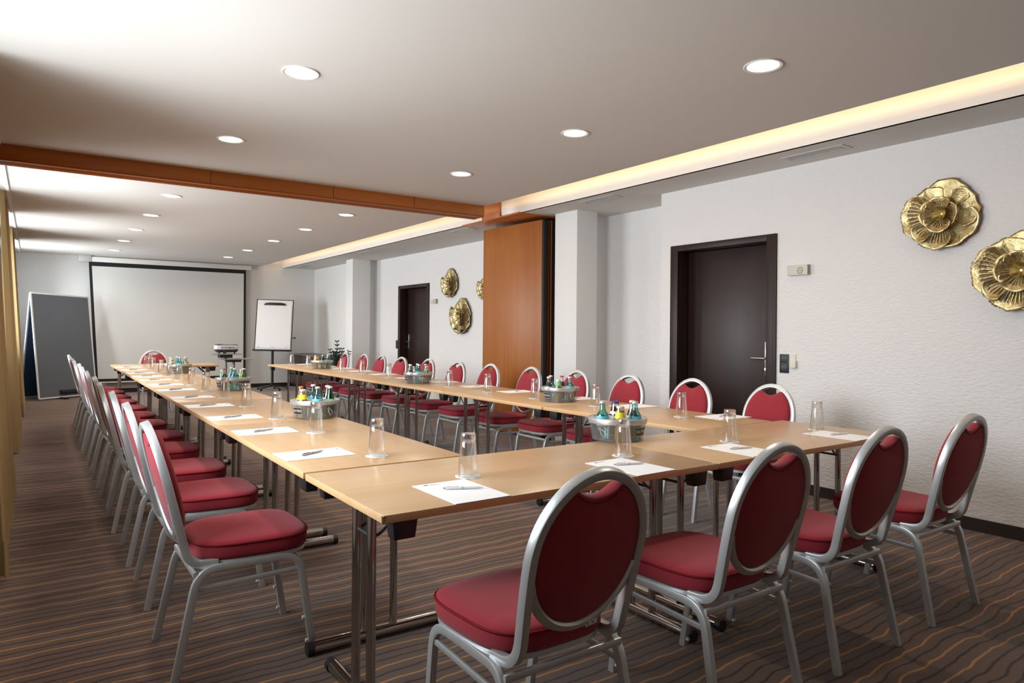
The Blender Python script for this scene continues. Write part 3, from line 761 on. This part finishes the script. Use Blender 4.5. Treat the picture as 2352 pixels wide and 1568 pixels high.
def make_flower(seed):
    f = empty('gold_flower')
    def part(name, *a, **k):
        m = M(); petal(m, *a, **k); o = m.build(name, 'gold', f, angle=80)
        md = o.modifiers.new('thick', 'SOLIDIFY'); md.thickness = .0016; md.offset = 0
    for i, (a, sp, r1, l1) in enumerate(((80, 104, .238, .030), (140, 100, .222, .022), (14, 100, .225, .040), (-48, 112, .242, .046))):
        part('petal', rad(a), rad(sp), .02, r1, .012, l1, .012, seed+i)
    for i, (a, sp, r1, l1) in enumerate(((190, 112, .250, .080), (250, 92, .240, .072))):
        part('slotted_petal', rad(a), rad(sp), .02, r1, .035, l1, .018, seed+10+i, slit=True, na=43)
    for i, (a, sp, r1, l1) in enumerate(((95, 112, .115, .088), (172, 112, .128, .092), (262, 120, .128, .088), (350, 112, .118, .092))):
        part('inner_petal', rad(a), rad(sp), .008, r1, .045, l1, .012, seed+20+i, slit=True, na=31, nr=9)
    m = M(); m.lathe([(.002, .040), (.012, .044), (.03, .062), (.044, .090), (.046, .092), (.031, .060), (.012, .040)], 20, wob=lambda a, z: 1+.06*math.sin(7*a)); m.build('flower_centre', 'gold', f)
    m = M(); m.tube([(0, 0, -.012), (0, 0, .045)], .008); m.build('wall_peg', 'gold', f)
    return f
WALLM = Matrix(((0, 0, -1), (-1, 0, 0), (0, 1, 0))).to_4x4()
FL = make_flower(3)
FLW = [(XW1, .325, 2.093, 1.0, 0, 'large gold metal flower on the right wall, whole in view'),
       (XW1, -.135, 1.682, 1.06, rad(-6), 'large gold metal flower cut off by the right picture edge'),
       (XW2, 7.87, 2.045, .98, rad(10), 'gold metal flower on the far wall, upper left of the three'),
       (XW2, 6.86, 1.915, .72, rad(-8), 'small gold metal flower half hidden behind the wooden partition'),
       (XW2, 7.50, 1.51, 1.18, rad(3), 'largest gold metal flower on the far wall, lowest of the three')]
for i, (x, y, z, sc, tw, lab) in enumerate(FLW):
    o = FL if i == 0 else copy_tree(FL)
    o.matrix_world = Matrix.Translation((x, y, z)) @ WALLM @ Matrix.Rotation(tw, 4, 'Z') @ Matrix.Scale(sc, 4)
    tag(o, lab, 'wall decoration', 'gold wall flowers')

# ------------------------------------------------------------------ small things on the walls
def wall_box(xw, y, z, lab):
    r = empty('wall_speaker', (xw, y, z))
    box('housing', 'wbox', -.042, 0, -.055, .090, -.041, .041, r, .004)
    box('side_cover', 'wbox', -.045, 0, -.092, -.054, -.042, .042, r, .004)
    m = M(); m.tube([Vector((-.0425, -.028+.020*math.cos(t), -.006+.024*math.sin(t))) for t in [2*PI*k/24 for k in range(24)]], .0022, 6, loop=True); m.build('ring', 'pend', r)
    m = M(); m.tube([(-.041, -.028, -.006), (-.044, -.028, -.006)], .0045); m.build('sensor_dot', 'black', r)
    for k in range(10): box('grille_slot', 'black', -.036, -.012, -.0925, -.0905, -.035+.0072*k, -.0315+.0072*k, r)
    tag(r, lab, 'wall device', 'grey wall devices')
wall_box(XW1, 1.398, 1.787, 'small grey-green box with a round dial right of the near door')
wall_box(XW2, 8.44, 1.765, 'tiny grey box on the far wall right of the far door')
def switch(xw, y, z, lab):
    r = empty('light_switch', (xw, y, z))
    box('frame', 'switch', -.010, 0, -.041, .041, -.077, .077, r, .003)
    for s in (-1, 1):
        o = box('rocker', 'switch', -.015, -.009, -.030, .030, s*.036-.030, s*.036+.030, r, .003)
    tag(r, lab, 'light switch', 'double light switches')
switch(XW1, 1.529, 1.031, 'dark double light switch beside the handle of the near door')
switch(XW2, 9.91, 1.012, 'dark double light switch left of the far door')
r = empty('remote_holder', (XW1, 1.442, 1.05))
box('back_plate', 'cream', -.008, .004, -.016, .016, -.055, .062, r, .002)
m = M(); m.loft([[Vector((x, y*f, z)) for x, y in ((0, -.03), (-.026, -.028), (-.030, 0), (-.026, .028), (0, .03))] for z, f in ((-.052, .86), (-.045, .95), (.008, 1.0))]); m.build('pocket', 'cream', r, bevel=.003)
m = M(); m.tube([(-.008, 0, .048), (-.0105, 0, .048)], .003); m.build('screw', 'pens', r)
tag(r, 'empty cream plastic holder on the wall right of the dark switch', 'holder')

# ------------------------------------------------------------------ curtains
def curtain(y0, y1, folds, lab, seed, flare=0):
    rnd = random.Random(seed); n = folds*8
    rows = []
    ph = rnd.uniform(0, 6); amp = [rnd.uniform(.7, 1.25) for _ in range(folds+2)]
    NZ = 14
    for q in range(NZ+1):
        t = q/NZ; z = ZC-.012-(ZC-.012-.022)*t
        ring = []
        for j in range(n+1):
            u = j/n; k = u*folds
            a = amp[int(k)]*(1-k % 1)+amp[int(k)+1]*(k % 1)
            y = y0+(y1-y0)*u+(flare*t**1.5*max(0, u-.55)/.45)
            x = -1.110+.115*t+(.022+.034*t)*a*math.sin(2*PI*k+ph+.25*math.sin(3*t+k))
            ring.append(Vector((x, y+.012*math.sin(4*PI*k+t), z)))
        rows.append(ring)
    m = M(); m.loft(rows, False, False, False)
    r = empty('curtain', (-1.045, y0, ZC-.012))
    for i, v in enumerate(m.v): m.v[i] = (v[0]+1.045, v[1]-y0, v[2]-ZC+.012)
    m.build('drape', 'curtain', r, angle=80)
    m = M()
    for ring_z in (0,):
        m.loft([[Vector((vx, vy, vz)) + Vector((.004, 0, 0)) for vx, vy, vz in m_row] for m_row in ([(p.x+1.045, p.y-y0, p.z-ZC+.012) for p in rows[-2]], [(p.x+1.045, p.y-y0, p.z-ZC+.012) for p in rows[-1]])], False, False, False)
    m.build('hem', 'curtain', r, angle=80)
    tag(r, lab, 'curtain', 'gathered curtains on the window side')
curtain(2.42, 4.75, 11, 'ochre curtain hanging in folds at the left edge, nearest the camera', 1)
curtain(6.65, 8.35, 8, 'ochre curtain in folds along the windows, second from the camera', 2)
curtain(9.85, 11.45, 8, 'ochre curtain gathered beside the pinboard, farthest from the camera', 3, flare=.42)
struct(box('trim_3', 'white', -1.075, -1.045, 4.80, YB, ZC-.012, ZC))
struct(box('trim_3', 'white', -1.075, -1.045, YF, 4.575, ZC-.012, ZC))

# ------------------------------------------------------------------ far end: screen, pinboards, flip chart, trolley, cabinet, plant
r = empty('projection_screen', (1.46, 13.60, 0))
def Q(pts, y0, y1): return [[Vector((x-1.46, y, z)) for x, z in pts] for y in (y0, y1)]
m = M(); m.box(-1.52, 1.55, -.05, .07, 2.535, 2.632); m.build('case', 'white', r, bevel=.01)
m = M(); m.box(-1.60, -1.40, -.06, .10, 2.53, ZC-.002); m.build('mounting_bracket', 'alu', r, bevel=.006)
m = M(); m.box(-1.40, 1.52, -.02, .01, 2.640, ZC-.001); m.build('cable_duct', 'vent', r)
BL, BR = (.02, .14), (2.906, 2.912)
zt, z_b = 2.54, .232
m = M(); m.loft(Q([(BL[0], zt), (BR[0], zt), (BR[1], z_b), (BL[1], z_b)], -.002, .002)); m.build('black_border', 'frameblk', r)
e = .045
m = M(); m.loft(Q([(BL[0]+.052, 2.455), (BR[0]-e, 2.455), (BR[1]-e, .285), (BL[1]+.050, .285)], -.0035, -.0022)); m.build('fabric', 'screen', r)
m = M(); m.tube([(BL[1]-1.47, 0, .215), (BR[1]-1.45, 0, .215)], .014); m.build('bottom_bar', 'alu', r)
tag(r, 'large white projection screen with a black border on the far wall', 'screen')
# folding pinboard: two leaves leaning together like a tent
r = empty('pinboard', (-.3, 12.95, 0))
def leaf(B1, B2, T1, T2, felt, front):
    B1, B2, T1, T2 = [Vector(p)-Vector((-.3, 12.95, 0)) for p in (B1, B2, T1, T2)]
    n = (B2-B1).cross(T1-B1).normalized()
    m = M(); m.loft([[p+n*d for p in (B1, B2, T2, T1)] for d in (-.010, .010)]); lf = m.build('board_leaf', felt, r)
    m = M()
    pr = rrect(.03, .022, .005)
    for a, b_ in ((B1, B2), (B2, T2), (T2, T1), (T1, B1)): m.sweep([a, b_], pr, up=n)
    m.build('edge_profile', 'alu', lf)
    return lf, n
B1, B2 = Vector((-.75, 12.62, .03)), Vector((.135, 13.18, .04)); nn = Vector((-.535, .845, 0))
T1, T2 = B1+nn*.25+Vector((0, 0, 1.84)), B2+nn*.25+Vector((0, 0, 1.80))
lf, n1 = leaf(B1, B2, T1, T2, 'board', True)
C1, C2 = B1+nn*.50, B2+nn*.50
leaf(C1, C2, T1+nn*.012, T2+nn*.012, 'boardb', False)
m = M(); o_ = Vector((-.3, 12.95, 0)); f1, f2 = B1.lerp(B2, .36)-o_, B1.lerp(B2, .95)-o_
m.sweep([f1+Vector((0, -.02, .09)), f2+Vector((0, -.02, .09))], rrect(.04, .07, .01), up=(0, 0, 1))
for p in (f1, f2): m.sweep([p+Vector((.10, -.16, -.015)), p-Vector((.12, -.2, .015))], rrect(.05, .03, .008), up=(0, 0, 1))
m.build('foot', 'black', r)
tag(r, 'grey folding pinboard standing like a tent beside the projection screen', 'pinboard')
# flip chart
r = empty('flip_chart', (3.27, 12.82, 0)); yaw = rad(-24)
RY_ = Matrix.Rotation(yaw, 4, 'Z')
tilt = RY_ @ Matrix.Translation((.0, -.03, .845)) @ Matrix.Rotation(rad(-11), 4, 'X') @ Matrix.Rotation(rad(1.0), 4, 'Y')
m = M(); m.box(-.36, .36, -.0, .02, 0, 1.06, tilt); bd = m.build('board', 'lwhite', r)
m = M()
m.box(-.372, -.355, -.006, .026, -.01, 1.07, tilt); m.box(.355, .372, -.006, .026, -.01, 1.07, tilt); m.box(-.36, .36, -.004, .024, 1.055, 1.07, tilt)
m.build('board_frame', 'black', r, bevel=.003)
m = M(); m.box(-.40, .38, -.055, .02, -.03, .0, tilt); m.build('pen_tray', 'black', r, bevel=.006)
m = M(); m.box(-.34, .34, -.012, -.001, .035, .955, tilt); pd = m.build('paper_pad', 'paper', r)
m = M(); m.box(-.31, -.27, -.0128, -.012, .05, .058, tilt); m.box(-.05, .05, -.0128, -.012, .05, .055, tilt); m.box(.25, .29, -.0128, -.012, .05, .058, tilt); m.build('printed_marks', 'ink', pd)
m = M(); m.loft([[tilt @ Vector((x, y, z)) for x, z in ((-.225, .945), (-.20, .985), (-.12, 1.0), (.12, 1.0), (.20, .985), (.225, .945))] for y in (-.03, -.0)]); m.build('paper_clamp', 'black', r, bevel=.004)
m = M(); m.tube([(0, .03, .10), (0, .03, .86)], .026, 14); m.tube([(0, .03, .55), (0, .03, .88)], .018, 12); m.build('pole', 'black', r)
for k in range(5):
    a = rad(18+72*k)+yaw
    m = M(); m.sweep([(0, .03, .095), (.16*math.cos(a), .03+.16*math.sin(a), .075), (.31*math.cos(a), .03+.31*math.sin(a), .05)], rrect(.035, .024, .008), up=(0, 0, 1)); lg = m.build('base_arm', 'black', r)
    m = M(); m.tube([(.31*math.cos(a)-.012*math.sin(a), .03+.31*math.sin(a)+.012*math.cos(a), .024), (.31*math.cos(a)+.012*math.sin(a), .03+.31*math.sin(a)-.012*math.cos(a), .024)], .024, 14); m.build('castor', 'black', lg)
m = M(); m.tube([tilt @ Vector((.37, .01, .26)), tilt @ Vector((.43, .01, .26))], .008); m.lathe([(.014, -.012), (.022, -.008), (.022, .008), (.014, .012)], 14, mat=tilt @ Matrix.Translation((.43, .01, .26)) @ Matrix.Rotation(PI/2, 4, 'Y')); m.build('tilt_knob', 'black', r)
tag(r, 'flip chart on a black five-star stand beside the projection screen', 'flip chart')
# projector trolley with projector
r = empty('projector_trolley', (1.95, 10.75, 0))
box('upper_shelf', 'trolley', -.315, .20, -.20, .16, .832, .844, r, .004)
box('shelf_support', 'trolleyd', -.17, .03, -.12, .10, .775, .831, r, .004)
box('lower_shelf', 'trolley', -.155, .37, -.17, .22, .742, .754, r, .004)
box('shelf_support', 'trolleyd', -.03, .18, -.10, .10, .70, .741, r, .004)
m = M(); m.tube([(-.055, 0, .06), (-.055, 0, .78)], .022, 14); m.build('pole', 'trolley', r)
m = M(); m.tube([(.075, 0, .06), (.075, 0, .70)], .022, 14); m.build('pole', 'trolley', r)
m = M(); m.box(-.28, .30, -.03, .03, .03, .065); m.box(-.28, -.22, -.26, .26, .03, .06); m.box(.24, .30, -.26, .26, .03, .06); m.build('base_frame', 'trolleyd', r, bevel=.006)
for x in (-.25, .27):
    for y in (-.24, .24):
        m = M(); m.tube([(x-.012, y, .026), (x+.012, y, .026)], .026, 14); m.build('castor', 'black', r)
tag(r, 'grey two-shelf projector trolley standing in front of the screen', 'trolley')
r = empty('projector', (1.895, 10.73, .844)); r.rotation_euler.z = rad(-4); r.scale = (1.02, 1.02, 1.4)
m = M(); m.loft([[Vector((x*f, y*f, z)) for x, y in ell(.182, .13, 6, 40)] for f, z in ((.82, .018), (.93, .030), (1.0, .052), (1.0, .056))]); m.build('lower_shell', 'projd', r)
m = M(); m.loft([[Vector((x*f, y*f, z)) for x, y in ell(.182, .13, 6, 40)] for f, z in ((1.0, .056), (1.015, .062), (1.015, .094), (1.0, .104))]); m.build('housing', 'projw', r)
m = M(); m.loft([[Vector((x*f, y*f, z)) for x, y in ell(.182, .13, 6, 40)] for f, z in ((.99, .104), (.97, .110), (.90, .114))]); tp = m.build('top_cover', 'projd', r)
m = M(); m.lathe([(.045, .113), (.05, .117), (.03, .119)], 24, c=(-.085, .05, 0)); m.build('focus_ring', 'black', tp)
m = M(); m.lathe([(.018, .113), (.020, .116), (.012, .118)], 20, c=(.075, .0, 0)); m.build('button', 'cream', tp)
box('port_panel', 'portm', -.10, .13, -.1345, -.128, .064, .092, r, .002)
for x, w, z in ((-.075, .026, .080), (-.035, .016, .083), (.0, .022, .081), (.04, .024, .083), (.04, .02, .069), (.075, .012, .083), (.10, .012, .083)): box('port', 'black', x-w/2, x+w/2, -.137, -.1335, z-.004, z+.004, r)
for x, y in ((-.12, -.08), (-.05, -.09), (.12, -.08), (0, .08)):
    m = M(); m.lathe([(.012, 0), (.013, .003), (.009, .021)], 14, c=(x, y, .0005)); m.build('foot', 'black', r)
tag(r, 'white projector with a dark top standing on the trolley', 'projector')
# cabinet
r = empty('sideboard', (4.16, 12.50, 0))
box('carcass', 'cabinet', -.25, .27, -1.18, 1.18, .06, .70, r, .003)
box('top_board', 'cabtop', -.275, .28, -1.20, 1.20, .701, .735, r, .004)
box('plinth', 'black', -.22, .26, -1.15, 1.15, 0, .06, r)
for k in range(3):
    y0 = -1.175+.785*k
    for zz0, zz1 in ((.07, .37), (.38, .69)):
        o = box('drawer_front', 'cabinet', -.268, -.251, y0+.006, y0+.779, zz0, zz1, r, .003)
        box('drawer_handle', 'pend', -.285, -.268, y0+.30, y0+.55, zz1-.05, zz1-.035, o, .003)
box('side_panel', 'black', -.272, .275, 1.182, 1.20, 0, .70, r, .002)
tag(r, 'low dark brown sideboard against the wall in the far corner', 'cabinet')
# plant
r = empty('potted_plant', (3.80, 10.45, 0))
m = M(); m.lathe([(.13, 0), (.14, .01), (.18, .34), (.185, .36), (.17, .36), (.16, .32)], 28, cap1=False); m.build('pot', 'pot', r)
m = M(); m.lathe([(.002, .325), (.165, .325), (.165, .33), (.002, .335)], 24); m.build('soil', 'soil', r)
rnd = random.Random(5)
for k in range(46):
    a = rnd.uniform(0, 6.28); ln = rnd.uniform(.30, .60) if k else .72; lean = rnd.uniform(.02, .26) if k else .03
    pth = [Vector((.05*math.cos(a)+lean*ln*t**1.6*math.cos(a), .05*math.sin(a)+lean*ln*t**1.6*math.sin(a), .33+ln*t*(1-.18*lean*t))) for t in [q/10 for q in range(11)]]
    m = M(); m.tube(pth, .006, 6)
    for q in range(2, 11):
        for s in (-1, 1):
            p = pth[q]; d = (pth[q]-pth[q-1]).normalized(); sd = d.cross(Vector((math.cos(a+.8), math.sin(a+.8), .1))).normalized()*s
            tip = (sd*.8+d*.75).normalized(); ll = .10*(1-.35*(q/10)); wv = d.cross(tip).normalized(); up = tip.cross(wv)
            vs = []; 
            for t, w in ((0, .1), (.3, 1), (.65, .8), (1, .03)):
                c = p+tip*ll*t-Vector((0, 0, .012*t*t)); half = tip.cross(wv).normalized()*.013*w
                vs += [c-half, c+wv*.0025*w, c+half]
            fs = []
            for i2 in range(3):
                b0 = i2*3
                fs += [(b0, b0+1, b0+4, b0+3), (b0+1, b0+2, b0+5, b0+4)]
            m.add(vs, fs)
    m.build('frond', 'leaf', r, angle=80)
tag(r, 'dark green leafy plant in a pot in front of the sideboard', 'plant')

# ------------------------------------------------------------------ light
def area(name, loc, rot, sx, sy, power, col, spread=180):
    l = bpy.data.lights.new(name, 'AREA'); l.shape = 'RECTANGLE'; l.size = sx; l.size_y = sy; l.energy = power; l.color = col; l.spread = rad(spread)
    o = bpy.data.objects.new(name, l); COL.objects.link(o); o.location = loc; o.rotation_euler = rot; return o
WP = [168, 150, 140, 145]
for i, (a, b) in enumerate(WIN):
    area('daylight', (XL-.32, (a+b)/2, (WZ0+WZ1)/2), (0, rad(-90+(5 if i == 0 else 6)), 0), WZ1-WZ0+.1, b-a, WP[i], (.93, .97, 1.0))
for y in lightsL: area('downlight', (.33, y, ZC-.012), (0, 0, 0), .14, .14, 7, (1, .88, .72), 150)
for y in lightsR: area('downlight', (2.235, y, ZC-.012), (0, 0, 0), .14, .14, 7, (1, .88, .72), 150)
for y0, y1, p in ((YF+.1, 4.55, 30), (5.4, YB-.1, 20)):
    area('cove_light', (XE-.14, (y0+y1)/2, 2.746), (0, rad(-90), 0), .018, y1-y0, p, (1, .66, .37))
w = bpy.data.worlds.new('world'); S.world = w; w.use_nodes = True
bg = w.node_tree.nodes['Background']; bg.inputs[0].default_value = (.85, .92, 1, 1); bg.inputs[1].default_value = 1.0

# ------------------------------------------------------------------ camera
cam = bpy.data.cameras.new('camera'); co = bpy.data.objects.new('camera', cam); COL.objects.link(co)
yaw, roll = rad(34.707), rad(.493)
fw = Vector((math.sin(yaw), math.cos(yaw), 0)); rt = Vector((math.cos(yaw), -math.sin(yaw), 0)); up = Vector((0, 0, 1))
r3 = rt*math.cos(roll)+up*math.sin(roll); u3 = up*math.cos(roll)-rt*math.sin(roll)
mw = Matrix((r3, u3, -fw)).transposed().to_4x4(); mw.translation = Vector((-.83349, -1.85652, 1.27953))
co.matrix_world = mw
cam.sensor_fit = 'HORIZONTAL'; cam.sensor_width = 36; cam.lens = 36*1585.9/2352
cam.shift_y = -(784-759.67)/2352
cam.clip_start = .05; cam.clip_end = 100
S.camera = co
S.view_settings.view_transform = 'Standard'; S.view_settings.look = 'None'; S.view_settings.gamma = 1; S.view_settings.use_curve_mapping = False
S.view_settings.exposure = 0.26
cy = S.cycles
cy.max_bounces = 12; cy.diffuse_bounces = 5; cy.glossy_bounces = 4; cy.transmission_bounces = 8; cy.transparent_max_bounces = 24
cy.caustics_reflective = False; cy.caustics_refractive = False
cy.sample_clamp_indirect = 6.0
cy.use_denoising = True
